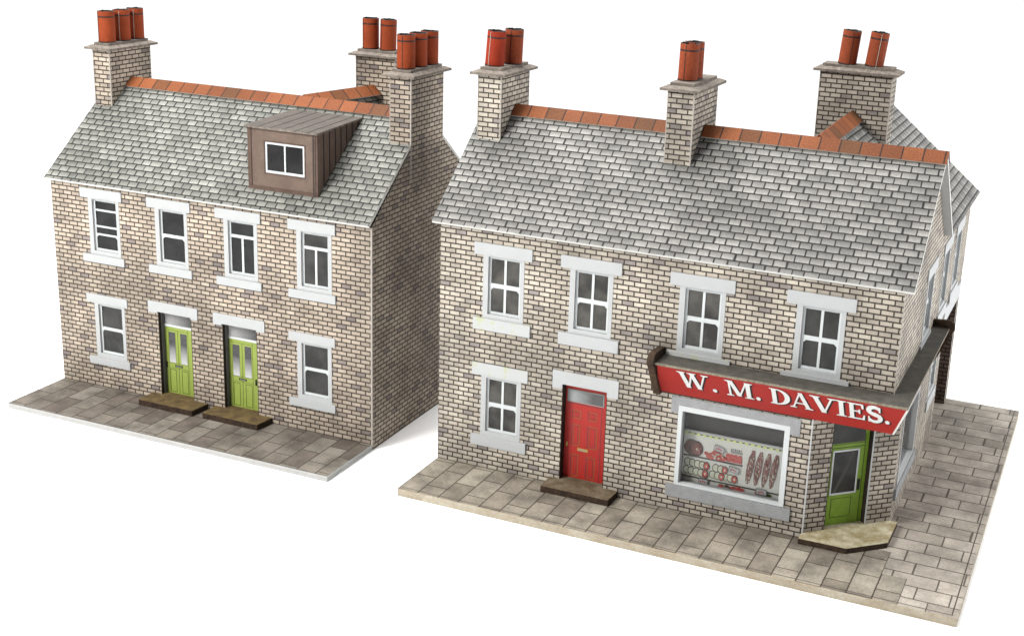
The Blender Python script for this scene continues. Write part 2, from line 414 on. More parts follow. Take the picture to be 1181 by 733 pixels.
def ridge_tiles(parent, p0, p1, a_left, a_right, w=.34, t=.03):
    """folded strip along p0->p1; a = downward slope of each side"""
    p0, p1 = Vector(p0), Vector(p1); d = (p1-p0).normalized(); L = (p1-p0).length; side = Vector((d.y, -d.x, 0))
    m = M()
    for sgn, a in ((1, a_right), (-1, a_left)):
        dn = (side*sgn*math.cos(a)+Vector((0, 0, -math.sin(a))))
        n = (side*sgn*math.sin(a)+Vector((0, 0, math.cos(a))))
        q = [p0+dn*w, p1+dn*w, p1, p0] if sgn > 0 else [p0, p1, p1+dn*w, p0+dn*w]
        uv = [(0, 0), (L, 0), (L, w), (0, w)] if sgn > 0 else [(0, w), (L, w), (L, 0), (0, 0)]
        up = q; lo = [x-n*t for x in q]
        m.face(up, 'ridge', uv); m.face(list(reversed(lo)), 'edge')
        for i in range(4):
            j = (i+1) % 4; m.face([lo[i], lo[j], up[j], up[i]], 'ridge' if abs((up[i]-up[j]).normalized().dot(d)) < .5 else 'worn')
    return m.build('ridge_tiles', parent)

def gable(m, x, ys, face, mat, cuts=None):
    """upright polygon at x; ys = list of (y,z) counter-clockwise seen from outside"""
    pts = [(x, y, z) for y, z in ys]
    m.face(pts, mat, [(y, z) for y, z in ys])

# =================================================================== CORNER SHOP (origin: foot of the front wall, left end)
W, D, YB, DR, ER = 9.927, 4.856, 9.60, 1.814, 1.84
HE, OE, OV, HR = 5.53, .10, .17, 7.73
RZ = HR; SLR = (HR-HE)/(D/2+OE); AR = math.atan(SLR)
shop = thing('corner_shop', 'stone corner building with red house door and butcher shop under a red lettered sign', 'building', (0, 0, 0))
CH0, CV0 = 8.41, 1.415
cd = Vector((W-CH0, CV0, 0)); CL = cd.length; cd.normalize(); cx, cy = cd.x, cd.y
ZL = 3.42
m = M()
panel(m, (0, 0), (1, 0), CH0, 0, ZL, [(1.06, 2.03, .79, 2.2), (3.0, 4.03, 0, 2.35), (5.62, 7.98, .6, 2.37)], 'brick')
UPX = (.84, 2.86, 5.27, 7.68)
panel(m, (0, 0), (1, 0), W, ZL, 5.46, [(x+.21, x+1.18, 3.51, 4.95) for x in UPX], 'brick')
m.face([(CH0, 0, ZL), (W, 0, ZL), (W, CV0, ZL)][::-1], 'white')
# chamfered corner: two piers and the strip over the door
panel(m, (CH0, 0), (cx, cy), CL, 0, ZL, [(.5, 1.475, 0, 2.5)], 'brick')
# right side wall, ground and upper floor, with the passage opening
side_holes = [(1.75-CV0, 3.75-CV0, .78, 2.37), (5.35-CV0, 6.25-CV0, 1.46, 2.3), (6.9-CV0, 9.15-CV0, 0, 2.9)]
panel(m, (W, CV0), (0, 1), YB-CV0, 0, ZL, side_holes, 'brick')
USY = (2.85, 5.2, 7.15)
panel(m, (W, 0), (0, 1), YB, ZL, 5.46, [(y+.21, y+1.18, 3.51, 4.95) for y in USY], 'brick')
apex = HR-.07
m.face([(W, 0, 5.46), (W, D, 5.46), (W, D/2, apex)], 'brick', [(0, 5.46), (D, 5.46), (D/2, apex)])
# left gable, rear walls
m.face([(0, 0, 0), (0, 0, 5.46), (0, D/2, apex), (0, D, 5.46), (0, D, 0)], 'brick', [(0, 0), (0, 5.46), (D/2, apex), (D, 5.46), (D, 0)])
WX0 = 4.95
m.face([(WX0, D, 0), (0, D, 0), (0, D, 5.46), (WX0, D, 5.46)], 'brick')
m.face([(WX0, YB, 0), (WX0, D, 0), (WX0, D, 5.46), (WX0, YB, 5.46)], 'brick')
m.face([(W, YB, 0), (WX0, YB, 0), (WX0, YB, 5.46), ((W+WX0)/2, YB, apex), (W, YB, 5.46)], 'brick')
# passage inside
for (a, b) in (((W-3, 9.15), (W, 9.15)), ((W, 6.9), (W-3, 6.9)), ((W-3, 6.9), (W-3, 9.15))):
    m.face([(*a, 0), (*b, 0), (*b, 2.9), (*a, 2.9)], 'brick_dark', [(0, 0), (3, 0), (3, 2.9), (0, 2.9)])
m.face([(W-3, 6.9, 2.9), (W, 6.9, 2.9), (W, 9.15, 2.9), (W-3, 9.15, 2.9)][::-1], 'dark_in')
# white cut-card corner strips
m.box(CH0-.012, CH0+.016, -.006, .02, 0, 2.75, 'white'); m.box(W-.012, W+.006, -.006, .012, ZL, 5.44, 'worn')
m.build('wall', shop)

# ---- pavement slab
def pavement(parent, x0, x1, y0, y1, tz, polys, edge, notch=None, lines=()):
    m = M()
    base = [(x0, y0), (x1, y0), (x1, y1), (x0, y1)] if notch is None else notch
    for i in range(len(base)):
        a, b = base[i], base[(i+1) % len(base)]
        m.face([(*a, tz), (*b, tz), (*b, 0), (*a, 0)], edge)
        # darker line between the card layers
        d = (Vector((*b, 0))-Vector((*a, 0))).normalized(); n = Vector((d.y, -d.x, 0))*.002
        m.face([(a[0]+n.x, a[1]+n.y, tz*.52), (b[0]+n.x, b[1]+n.y, tz*.52), (b[0]+n.x, b[1]+n.y, tz*.44), (a[0]+n.x, a[1]+n.y, tz*.44)], 'worn')
    m.face([(x, y, tz) for x, y in reversed(base)], 'white')
    for mat, rot, poly in polys:
        m.face([(x, y, 0) for x, y in poly], mat, [((y, x) if rot else (x, y)) for x, y in poly])
    for (a, b, c, e) in lines: m.face([(a, c, .003), (b, c, .003), (b, e, .003), (a, e, .003)], 'flag_line')
    return m.build('pavement', parent)
X1 = W+ER
pavement(shop, 0, X1, -DR, YB, -.171, [
    ('flags', True, [(0, -DR), (10.67, -DR), (10.67, -.728), (10.185, -.728), (10.185, 0), (10.185, .2425), (9.7, .2425), (9.7, 1.2), (9.7, D), (0, D)]),
    ('flags_side', False, [(10.67, -DR), (X1, -DR), (X1, YB), (WX0, YB), (WX0, D), (9.7, D), (9.7, 1.2), (9.7, .2425), (10.185, .2425), (10.185, -.728), (10.67, -.728)])],
    'edge_stain', notch=[(0, -DR), (X1, -DR), (X1, YB), (WX0, YB), (WX0, D), (0, D)],
    lines=[(.0, X1-.10, -DR+.085, -DR+.105), (X1-.12, X1-.10, -DR+.105, YB)])

# ---- windows
GL = ('glass_grey', 'glass_grey', 'glass_grey', 'glass_mid')
for i, x in enumerate(UPX):
    window(shop, ID, x, 1.36, (3.51, 4.95), 'four', GL[i], (4.93, 5.20), (3.25 if i < 2 else 3.435, 3.52), swood='white_glue' if i in (0, 2) else None)
window(shop, ID, .84, 1.34, (.79, 2.20), 'four', 'glass_grey', (2.20, 2.48), (.54, .79), hole=(1.06, 2.03), wood='white_glue', swood='white')
MS = frame_mtx(W, 0, 0, 1)
for y in USY:
    window(shop, MS, y, 1.36, (3.51, 4.95), 'four', 'glass_mid', (4.93, 5.20), (3.25 if y > 5 else 3.44, 3.52))
window(shop, MS, 5.15, 1.3, (1.46, 2.30), 'two', 'glass_mid', (2.3, 2.55), (1.2, 1.46), hole=(5.35, 6.25))
M().box(6.6, 9.45, -.03, .02, 2.9, 3.3, 'white').xf(MS).build('passage_lintel', shop, bevel=.004)

# ---- red front door
def stepped_lintel(parent, x0, x1, a, b, z0, zo, z1, mat, proud=.03, mtx=ID):
    P = [(x0, z0), (a, z0), (a, zo), (b, zo), (b, z0), (x1, z0), (x1, z1), (x0, z1)]
    m = M(); F = lambda y: [(x, y, z) for x, z in P]
    m.face(F(-proud), mat); m.face(F(.02)[::-1], mat)
    for i in range(8):
        j = (i+1) % 8; p, q_ = P[i], P[j]
        m.face([(p[0], -proud, p[1]), (p[0], .02, p[1]), (q_[0], .02, q_[1]), (q_[0], -proud, q_[1])], mat)
    return m.xf(mtx).build('lintel', parent, bevel=.004)

def door_surround(parent, mtx, x0, x1, zt, dep, lx0, lx1, lz0, lz1, mat, head='white'):
    m = M(); t = .012
    m.box(x0, x0+t, -.003, dep, 0, zt, mat); m.box(x1-t, x1, -.003, dep, 0, zt, mat); m.box(x0+t, x1-t, -.003, dep, zt-t, zt, mat)
    f = m.xf(mtx).build('door_frame', parent)
    if lx0 is not None: M().box(lx0, lx1, -.03, .02, lz0, lz1, head).xf(mtx).build('lintel', f, bevel=.004)
    return f
fr = door_surround(shop, ID, 3.0, 4.03, 2.35, .22, None, None, 0, 0, 'lining')
# the lintel steps down beside the opening, as the photo shows its ends
stepped_lintel(fr, 2.77, 4.28, 3.0, 4.03, 2.24, 2.35, 2.64, 'white')
m = M(); m.box(3.012, 4.018, .19, .22, 0, 2.338, 'red_door')
d = m.build('door', shop)
m = M()
for (a, b, c, e) in ((3.17, 3.38, 1.53, 1.73), (3.54, 3.75, 1.54, 1.74), (3.17, 3.37, .90, 1.40), (3.54, 3.77, .89, 1.41), (3.17, 3.36, .18, .70), (3.53, 3.75, .18, .69)):
    panel_line(m, a, b, c, e, .19, .018, 'gilt', 'purple'); panel_line(m, a+.045, b-.045, c+.045, e-.045, .19, .010, 'purple', 'gilt')
m.box(3.04, 3.86, .186, .19, 1.865, 1.88, 'purple'); m.box(3.845, 3.857, .186, .19, .02, 1.865, 'purple')
m.build('door_panels', d)
g = M(); g.box(3.05, 3.90, .180, .189, 1.905, 2.195, 'steel').build('fanlight_frame', d)
M().box(3.075, 3.875, .176, .1798, 1.925, 2.17, 'frost_fan_red').build('fanlight', d)
M().box(3.33, 3.57, .177, .189, .80, .86, 'brass').box(3.36, 3.54, .174, .1768, .815, .845, 'steel').build('letter_slot', d)
M().box(3.065, 3.10, .165, .189, .87, .96, 'brass').build('door_handle', d, bevel=.006)
s = M(); s.prism([(2.77, .28), (2.79, -.52), (4.35, -.52), (4.37, 0), (4.37, .004), (4.0, .28)], .001, .14, 'step_side', 'step_grey')
s.build('doorstep', shop, bevel=.012)

# ---- shop window with display
m = M()
x0, x1, z0, z1 = 5.62, 7.98, .6, 2.37
m.box(x0, x0+.09, -.02, .12, z0, z1, 'sash'); m.box(x1-.11, x1, -.02, .12, z0, z1, 'sash')
m.box(x0+.09, x1-.11, -.02, .12, z1-.11, z1, 'sash'); m.box(x0+.09, x1-.11, -.02, .12, z0, z0+.05, 'sash')
m.box(x0+.09, x0+.115, .04, .14, z0+.05, z1-.11, 'grey_stone')
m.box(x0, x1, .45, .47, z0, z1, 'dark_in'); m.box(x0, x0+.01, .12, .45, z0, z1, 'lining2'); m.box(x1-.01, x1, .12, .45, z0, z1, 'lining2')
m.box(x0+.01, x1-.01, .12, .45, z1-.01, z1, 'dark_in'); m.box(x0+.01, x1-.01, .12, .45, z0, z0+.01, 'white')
sw = m.build('shop_window', shop)
stepped_lintel(sw, 5.46, 8.18, 5.615, 7.985, 2.20, 2.374, 2.56, 'grey_stone', .025)
M().box(5.45, 8.13, -.05, .02, .32, .595, 'grey_stone').build('sill', sw, bevel=.004)
M().box(x0+.09, x1-.11, .08, .086, z0+.05, z1-.11, 'clear').build('pane', sw)
yd = .30
dc = M().box(5.66, 7.94, yd, yd+.03, .61, 1.745, 'display').box(5.66, 7.94, yd-.004, yd, 1.70, 1.745, 'white').build('display_card', shop)
def disc(m, cx_, cz_, rx, rz, y, mat, n=20, wob=0.0, rot=0.0, seed=1):
    rnd = random.Random(seed); P = []
    for i in range(n):
        a = 2*math.pi*i/n; k = 1+rnd.uniform(-wob, wob); px, pz = rx*k*math.cos(a), rz*k*math.sin(a)
        P.append((cx_+px*math.cos(rot)-pz*math.sin(rot), y, cz_+px*math.sin(rot)+pz*math.cos(rot)))
    m.face(P, mat)
    for i in range(n):
        j = (i+1) % n; a, b = P[i], P[j]
        m.face([(a[0], y+.008, a[2]), (b[0], y+.008, b[2]), b, a], mat)
Y = yd-.001
m = M()
for i in range(17):
    xa = 5.70+i*.13
    m.box(xa, xa+.075, yd-.009, yd-.0045, 1.655, 1.70, 'bunting'); m.box(xa+.075, xa+.13, yd-.009, yd-.0045, 1.672, 1.695, 'green_line')
m.build('scalloped_trim', dc)
m = M(); m.box(5.7, 6.99, yd-.006, yd, 1.155, 1.19, 'shelf'); m.box(5.67, 7.80, yd-.006, yd, .685, .715, 'shelf')
m.box(5.7, 6.9, yd-.006, yd, .735, .75, 'rind'); m.build('shelf', dc)
m = M(); disc(m, 5.87, 1.37, .17, .18, Y-.012, 'shelf', wob=.03); disc(m, 5.875, 1.37, .155, .165, Y-.018, 'meat_dark'); disc(m, 5.98, 1.36, .145, .17, Y-.022, 'shelf'); disc(m, 5.98, 1.36, .13, .155, Y-.026, 'meat_dark'); disc(m, 5.985, 1.36, .108, .13, Y-.030, 'sausage'); disc(m, 5.985, 1.36, .085, .10, Y-.034, 'meat_dark'); disc(m, 5.985, 1.36, .07, .085, Y-.038, 'sausage'); disc(m, 5.99, 1.36, .02, .025, Y-.042, 'rind')
m.build('ham_joint', dc)
m = M(); rnd = random.Random(3)
for i in range(22):
    t = rnd.random(); hx = 6.19+.42*t; hz = 1.22+rnd.random()*(.16*(1-abs(t-.5)*.9))
    disc(m, hx, hz, .05, .04, Y-.010-.0012*i, 'meat_red', 10, .1, seed=i)
for i in range(9):
    disc(m, 6.2+rnd.random()*.4, 1.23+rnd.random()*.12, .018, .016, Y-.042-.001*i, 'rind', 8)
m.build('chops', dc)
m = M()
for i in range(4):
    for j in range(2):
        disc(m, 6.665+i*.085, 1.26+j*.085, .05, .05, Y-.010-.004*((i+j) % 2)-.002*i, 'meat_red', 12, .08, seed=i+j)
m.box(6.63, 6.97, yd-.012, yd-.005, 1.21, 1.35, 'meat_red'); m.build('mince_tray', dc)
def roll(cx_, cz_, L, seed):
    m = M(); n = max(2, round(L/.11))
    for i in range(n):
        disc(m, cx_+i*.11, cz_-.004*i, .078, .092, Y-.010-.004*i, 'shelf', 16, .03, seed=seed+i)
        disc(m, cx_+i*.11+.004, cz_-.004*i, .064, .076, Y-.0125-.004*i, 'rind', 16)
    k = Y-.014-.004*n
    disc(m, cx_+n*.11-.02, cz_-.004*n, .070, .094, k, 'shelf', 16); disc(m, cx_+n*.11-.02, cz_-.004*n, .056, .078, k-.003, 'meat_red', 16); disc(m, cx_+n*.11-.02, cz_-.004*n, .018, .03, k-.006, 'rind', 10)
    m.build('rolled_joint', dc)
roll(5.80, 1.03, .44, 1); roll(6.42, 1.01, .22, 2)
roll(5.78, .85, .44, 3); roll(6.36, .85, .18, 4); roll(6.64, .85, .18, 5)
for i, hx in enumerate((7.155, 7.325, 7.495, 7.655)):
    m = M(); top, bot = 1.57, .80
    for L_, (sc, mt, yy) in enumerate(((1.0, 'shelf', .012), (.84, 'sausage', .016))):
        P = []; n = 18; rnd = random.Random(40+i)
        for k in range(n+1):
            t = k/n; wd = .075*math.sin(math.pi*min(1, max(.03, t*.93+.05)))**.55*sc+rnd.uniform(-.006, .006)
            P.append((hx+.045-.09*t, wd, top-(top-bot)*t))
        lft = [(a-w_, Y-yy, z) for a, w_, z in P]; rgt = [(a+w_, Y-yy, z) for a, w_, z in P]
        for k in range(n):
            m.face([lft[k+1], rgt[k+1], rgt[k], lft[k]], mt)
    rnd = random.Random(80+i)
    for q in range(44):
        t = rnd.random(); xx = hx+.045-.09*t+rnd.uniform(-.04, .04); zz = top-.05-(top-bot-.1)*t
        disc(m, xx, zz, .007, .024, Y-.018-.0004*q, 'rind' if q % 2 else 'meat_dark', 6, rot=rnd.uniform(-.4, .4))
    m.build('hanging_salami', dc)
def ticket(cx_, cz_, rot, sz=1.0):
    m = M(); w_, h_ = .115*sz, .065*sz
    m.box(-w_, w_, -.004, 0, -h_, h_, 'shelf'); m.box(-w_+.01, w_-.01, -.006, -.0041, -h_+.01, h_-.01, 'white')
    for k in range(3): m.box(-.07+k*.045, -.035+k*.045, -.008, -.0061, -.025+(k % 2)*.012, .008+(k % 2)*.014, 'meat_red')
    T = Matrix.Translation((cx_, yd-.045, cz_)) @ Matrix.Rotation(rot, 4, 'Y')
    m.xf(T).build('price_ticket', dc)
ticket(6.48, 1.46, .25); ticket(6.82, 1.06, .18); ticket(6.18, .665, .05, .9); ticket(7.44, .70, -.02)
m = M()
for k in range(6): m.box(6.72+k*.04, 6.748+k*.04, yd-.006, yd-.003, 1.475+(k % 2)*.01, 1.51, 'lining2')
m.box(6.71, 6.97, yd-.004, yd-.0008, 1.41, 1.465, 'steel'); m.build('small_notice', dc)
m = M(); rnd = random.Random(5)
for i in range(12): disc(m, 6.55+rnd.random()*.5, .63+rnd.random()*.03, .06, .03, Y-.02-.001*i, 'meat_red' if i % 3 else 'meat_dark', 10, .1, seed=i)
m.build('counter_meat', dc); m = M()
for i in range(4): disc(m, 7.35+i*.08, .645, .07, .028, Y-.02-.001*i, 'green_line' if i > 1 else 'meat_red', 10, .1)
m.build('garnish', dc)

# ---- side shop window
m = M(); y0, y1, z0, z1 = 1.75, 3.75, .78, 2.37
m.box(y0, y0+.07, -.02, .12, z0, z1, 'white'); m.box(y1-.07, y1, -.02, .12, z0, z1, 'white'); m.box(y0+.07, y1-.07, -.02, .12, z1-.08, z1, 'white'); m.box(y0+.07, y1-.07, -.02, .12, z0, z0+.05, 'white')
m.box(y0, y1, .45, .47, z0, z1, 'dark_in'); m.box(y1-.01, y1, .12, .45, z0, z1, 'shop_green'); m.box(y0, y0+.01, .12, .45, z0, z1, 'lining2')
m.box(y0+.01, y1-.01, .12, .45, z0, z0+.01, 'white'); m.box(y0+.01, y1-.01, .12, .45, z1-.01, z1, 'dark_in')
ssw = m.xf(MS).build('shop_window', shop)
M().box(y0+.07, y1-.07, .08, .086, z0+.05, z1-.08, 'clear').xf(MS).build('pane', ssw)
M().box(y0-.2, y1+.2, -.05, .02, z0-.26, z0-.003, 'grey_stone').xf(MS).build('sill', ssw, bevel=.004)
m = M(); m.box(y0+.03, y1-.03, .25, .28, z0+.01, 1.75, 'display')
for i in range(14): m.box(y0+.05+i*.135, y0+.13+i*.135, .243, .2495, 1.66, 1.70, 'bunting')
m.xf(MS).build('display_card', shop)

# ---- shop door in the chamfered corner
MC = frame_mtx(CH0, 0, cx, cy)
fr = door_surround(shop, MC, .5, 1.475, 2.5, .20, None, None, 0, 0, 'lining')
M().box(1.462, 1.49, -.006, .01, .12, 2.5, 'white').xf(MC).build('white_jamb_edge', fr)
m = M(); m.box(.513, 1.46, .15, .18, .12, 2.49, 'shop_green')
d = m.xf(MC).build('door', shop)
m = M(); m.box(.52, 1.37, .146, .15, 1.83, 1.85, 'green_line'); m.box(.52, 1.37, .146, .15, 1.905, 1.92, 'green_line'); m.box(1.37, 1.385, .146, .15, .14, 2.1, 'green_line')
panel_line(m, .70, 1.18, .285, .715, .15, .012, 'green_line'); m.xf(MC).build('door_panels', d)
m = M(); sash(m, .635, 1.26, .80, 1.79, .136, .035, 'sash', .013); m.xf(MC).build('glazing_frame', d)
M().box(.66, 1.235, .138, .149, .83, 1.765, 'glass_mid').xf(MC).build('door_glass', d)
M().box(.53, 1.36, .142, .149, 1.94, 2.40, 'glass_mid').xf(MC).build('fanlight', d)
M().box(1.285, 1.335, .125, .149, .86, 1.10, 'black').xf(MC).build('door_handle', d, bevel=.006)
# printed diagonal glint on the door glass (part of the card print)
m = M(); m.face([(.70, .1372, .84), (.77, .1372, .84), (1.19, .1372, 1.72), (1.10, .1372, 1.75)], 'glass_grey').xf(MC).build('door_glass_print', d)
s = M(); s.prism([(8.40, .002), (8.40, -.28), (9.38, -.265), (10.08, .38), (10.09, 1.42), (9.93, 1.419), (9.3, 1.3)], .001, .12, 'step_side', 'step_pale')
s.build('doorstep', shop, bevel=.008)

# ---- sign ledge, fascia and lettering
XL, YO, XO, YE = 5.24, -.62, W+.37, 4.75
m = M(); zt, zb_ = 3.435, 3.385
m.prism([(XL, YO), (XO, YO), (XO, YE), (W+.001, YE), (W+.001, -.001), (XL, -.001)], zb_, zt, 'ledge_edge', 'ledge')
led = m.build('sign_ledge', shop, bevel=.006)
zs0, zs1 = 2.63, 3.384; yb = -.06
q = [(XL-.05, yb, zs0), (W+.06, yb, zs0), (XO-.01, YO+.012, zs1), (XL+.05, YO+.012, zs1)]
m = M(); m.slab(q, .05, 'red', 'edge')
A_, B_ = Vector(q[1]), Vector(q[2]); nq = (A_-Vector(q[0])).cross(B_-A_).normalized()*.004; wq = Vector((.035, 0, 0))
m.face([A_-wq*.2+nq, A_+wq+nq, B_+wq*.6+nq, B_-wq*.5+nq], 'roof_edge')
sg = m.build('shop_sign', shop)
qs = [(W+.062, yb+.052, zs0), (W+.062, YE-.1, zs0), (XO-.012, YE-.1, zs1), (XO-.012, YO+.06, zs1)]
m = M(); m.slab(qs, .04, 'red', 'edge'); m.build('side_fascia', shop)
# grey returned end seen past the front board
# brackets
def bracket(mtx, top=3.62):
    m = M()
    prof = [(0, 2.58), (-.16, 2.58), (-.62, 3.32), (-.70, 3.40), (-.68, 3.54), (-.56, 3.61), (0, 3.58)]
    a, b = -.14, .0
    L = [(a, y, z) for y, z in prof]; R = [(b, y, z) for y, z in prof]
    m = M(); m.face(L, 'bracket'); m.face(list(reversed(R)), 'bracket')
    for i in range(len(prof)):
        j = (i+1) % len(prof); m.face([L[i], R[i], R[j], L[j]], 'bracket')
    m.xf(mtx); return m.build('sign_bracket', shop, bevel=.02)
bracket(Matrix.Translation((XL-.004, 0, 0)))
bracket(frame_mtx(W, YE+.07, 0, 1) @ Matrix.Diagonal((.6, .7, 1, 1)))

# lettering: hand-cut roman capitals, unit height, built of quads/strips
def strip(pts, w0, w1=None):
    return ('s', pts, w0, w1 or w0)
def letter_polys(ch):
    T, t, sh = .20, .08, .06
    R = lambda a, b, c, d: [(a, c), (b, c), (b, d), (a, d)]
    out = []
    def serif(cx_, z, w_, up):      # slab serif with bracket
        h = sh
        if up: out.append([(cx_-w_, z), (cx_-w_, z-h*.6), (cx_-w_*.45, z-h*1.5), (cx_+w_*.45, z-h*1.5), (cx_+w_, z-h*.6), (cx_+w_, z)][::-1])
        else: out.append([(cx_-w_, z), (cx_+w_, z), (cx_+w_, z+h*.6), (cx_+w_*.45, z+h*1.5), (cx_-w_*.45, z+h*1.5), (cx_-w_, z+h*.6)])
    def diag(xa, xb, w_, z0=0, z1=1): out.append([(xa-w_/2, z0), (xa+w_/2, z0), (xb+w_/2, z1), (xb-w_/2, z1)])
    if ch == 'I':
        out.append(R(.22-T/2, .22+T/2, 0, 1)); serif(.22, 0, .23, False); serif(.22, 1, .23, True); return out, .44
    if ch == 'W':
        diag(.42, .17, T); diag(.42, .66, t); diag(.92, .62, T); diag(.92, 1.22, t)
        serif(.17, 1, .2, True); serif(.64, 1, .2, True); serif(1.22, 1, .17, True); return out, 1.4
    if ch == 'V':
        diag(.5, .17, T); diag(.5, .83, t); serif(.17, 1, .2, True); serif(.83, 1, .17, True); return out, 1.0
    if ch == 'A':
        diag(.14, .5, t); diag(.86, .5, T); out.append(R(.26, .72, .28, .36)); serif(.14, 0, .16, False); serif(.87, 0, .2, False); return out, 1.05
    if ch == 'M':
        out.append(R(.16, .25, 0, 1)); diag(.62, .26, T, .05, 1); diag(.62, .98, t, .05, 1); out.append(R(.94, .94+T, 0, 1))
        serif(.2, 0, .17, False); serif(1.06, 0, .21, False); serif(.2, 1, .18, True); serif(1.08, 1, .19, True); return out, 1.3
    if ch == 'D':
        out.append(R(.1, .1+T, 0, 1)); serif(.2, 0, .2, False); serif(.2, 1, .2, True)
        N = 16
        for i in range(N):
            a, b = -math.pi/2+math.pi*i/N, -math.pi/2+math.pi*(i+1)/N
            o = lambda q: (.34+.56*math.cos(q), .5+.5*math.sin(q)); n_ = lambda q: (.34+.32*math.cos(q), .5+.42*math.sin(q))
            out.append([n_(a), o(a), o(b), n_(b)])
        out.append(R(.2, .345, 0, .08)); out.append(R(.2, .345, .92, 1)); return out, .95
    if ch == 'E':
        out.append(R(.1, .1+T, 0, 1)); serif(.2, 0, .2, False); serif(.2, 1, .2, True)
        out.append(R(.2, .72, .915, 1)); out.append([(.62, .99), (.68, .70), (.76, .70), (.76, .99)])
        out.append(R(.2, .58, .47, .55)); out.append([(.52, .37), (.60, .37), (.60, .65), (.52, .65)])
        out.append(R(.2, .76, 0, .085)); out.append([(.66, .01), (.80, .01), (.82, .32), (.75, .32)]); return out, .85
    if ch == 'S':
        P = []
        import math as mm
        ctr = []
        for i in range(13): q = mm.radians(25+ (270-25)*i/12); ctr.append((.36+.26*mm.cos(q), .73+.22*mm.sin(q), .085+.05*mm.sin(mm.radians(180*i/12))))
        for i in range(13): q = mm.radians(90-(90+155)*i/12); ctr.append((.36+.27*mm.cos(q), .265+.225*mm.sin(q), .135-.05*(i/12)))
        ctr2 = ctr[:11]+[(.36, .5, .14)]+ctr[15:]
        for i in range(len(ctr2)-1):
            a, b = ctr2[i], ctr2[i+1]; dx, dz = b[0]-a[0], b[1]-a[1]; L = mm.hypot(dx, dz) or 1; nx, nz = -dz/L, dx/L; e = .012
            out.append([(a[0]-dx/L*e+nx*a[2]*.9, a[1]-dz/L*e+nz*a[2]*.9), (a[0]-dx/L*e-nx*a[2]*.9, a[1]-dz/L*e-nz*a[2]*.9), (b[0]+dx/L*e-nx*b[2]*.9, b[1]+dz/L*e-nz*b[2]*.9), (b[0]+dx/L*e+nx*b[2]*.9, b[1]+dz/L*e+nz*b[2]*.9)])
        out.append(R(.56, .64, .66, 1.0)); out.append(R(.06, .14, 0, .34)); return out, .72
    if ch == '.':
        r = .13; return [[(.14+r*math.cos(i*math.pi/6), r+r*math.sin(i*math.pi/6)) for i in range(12)]], .28
ex = Vector((1, 0, 0)); up = (Vector((0, q[3][1], q[3][2]))-Vector((0, q[0][1], q[0][2]))); HS = up.length; up.normalize(); nrm = ex.cross(up).normalized()
BO = Vector((XL, q[0][1], q[0][2]))
LH = .43/.754*HS*1.0
plan = [('W', 5.70, 6.36), ('.', 6.40, 6.50), ('M', 6.68, 7.28), ('.', 7.30, 7.40), ('D', 7.60, 8.03), ('A', 8.00, 8.45), ('V', 8.42, 8.93), ('I', 8.92, 9.12), ('E', 9.14, 9.49), ('S', 9.51, 9.81), ('.', 9.85, 9.95)]
zbase = .275/.754*HS
idx = 0
for ch, a, b in plan:
    polys, wd = letter_polys(ch); sx = (b-a)/wd
    m = M()
    for layer, (mt, ox, oz, off) in enumerate((('black', .034, -.028, .0015), ('letter', 0, 0, .010))):
        for k, P in enumerate(polys):
            pts = [BO+ex*(a-XL+px*sx+ox)+up*(zbase+pz*(LH if ch != '.' else LH*.85)+oz)+nrm*(off+.0002*k) for px, pz in P]
            n = (pts[1]-pts[0]).cross(pts[2]-pts[1])
            if n.dot(nrm) < 0: pts.reverse()
            m.face(pts, mt)
    m.build('letter', sg)

# ---- roof
def roof_pair(parent, x0, x1, yf, yb_, ze, zr, ym, mat, t=.065, name='roof', zeb=None):
    m = M(); zeb = ze if zeb is None else zeb
    m.slab([(x0, yf, ze), (x1, yf, ze), (x1, ym, zr), (x0, ym, zr)], t, mat, 'roof_edge', 'edge')
    m.slab([(x0, ym, zr), (x1, ym, zr), (x1, yb_, zeb), (x0, yb_, zeb)], t, mat, 'roof_edge', 'edge')
    return m
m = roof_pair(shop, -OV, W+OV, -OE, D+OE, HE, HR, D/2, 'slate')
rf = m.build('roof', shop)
ridge_tiles(rf, (.56, D/2, HR+.07), (4.41, D/2, HR+.07), AR, AR)
ridge_tiles(rf, (5.02, D/2, HR+.07), (W+OV+.02, D/2, HR+.07), AR, AR)
# rear wing: ridge runs back
wx0, wx1, wxm = WX0-OV, W+OV, (WX0+W)/2
SW = (HR-HE)/((wx1-wx0)/2); yv = D+OE
m = M()
def wing_roof(m, wx0, wx1, wxm, zr, ze, ym, yf, ye, mat, skew=0):
    # right slope: meets the main rear slope along a valley
    m.slab([(wxm-skew, ym, zr), (wx1, yf, ze), (wx1, ye, ze), (wxm, ye, zr)], .055, mat, 'edge', 'edge')
    m.slab([(wxm-skew, ym, zr), (wxm, ye, zr), (wx0, ye, ze), (wx0, yf, ze)], .055, mat, 'edge', 'edge')
wing_roof(m, wx0, wx1, wxm, HR, HE, D/2+.01, D+OE+.01, YB+.17, 'slate')
wr = m.build('wing_roof', shop)
AW = math.atan(SW)
ridge_tiles(wr, (wxm, D/2+.2, HR+.08), (wxm, 6.02, HR+.13), AW, AW)

# ---- chimneys
chimney(shop, -.01, .56, 1.68, 3.15, 6.2, 8.50, 'brick', [(.19, 2.06, 'pot_red', (0, .07)), (.38, 2.62, 'pot_grain', (0, .03))])
chimney(shop, 4.42, 5.0, 1.63, 3.28, 6.2, 8.58, 'brick', [(4.66, 2.15, 'pot_grain', (0, .02)), (4.66, 2.50, 'pot_grain', (0, 0))])
chimney(shop, 6.60, 8.26, 6.0, 6.55, 6.2, 8.70, 'brick', [(7.14, 6.27, 'pot_grain', (0, .08)), (7.76, 6.27, 'pot_grain', (0, .10))])

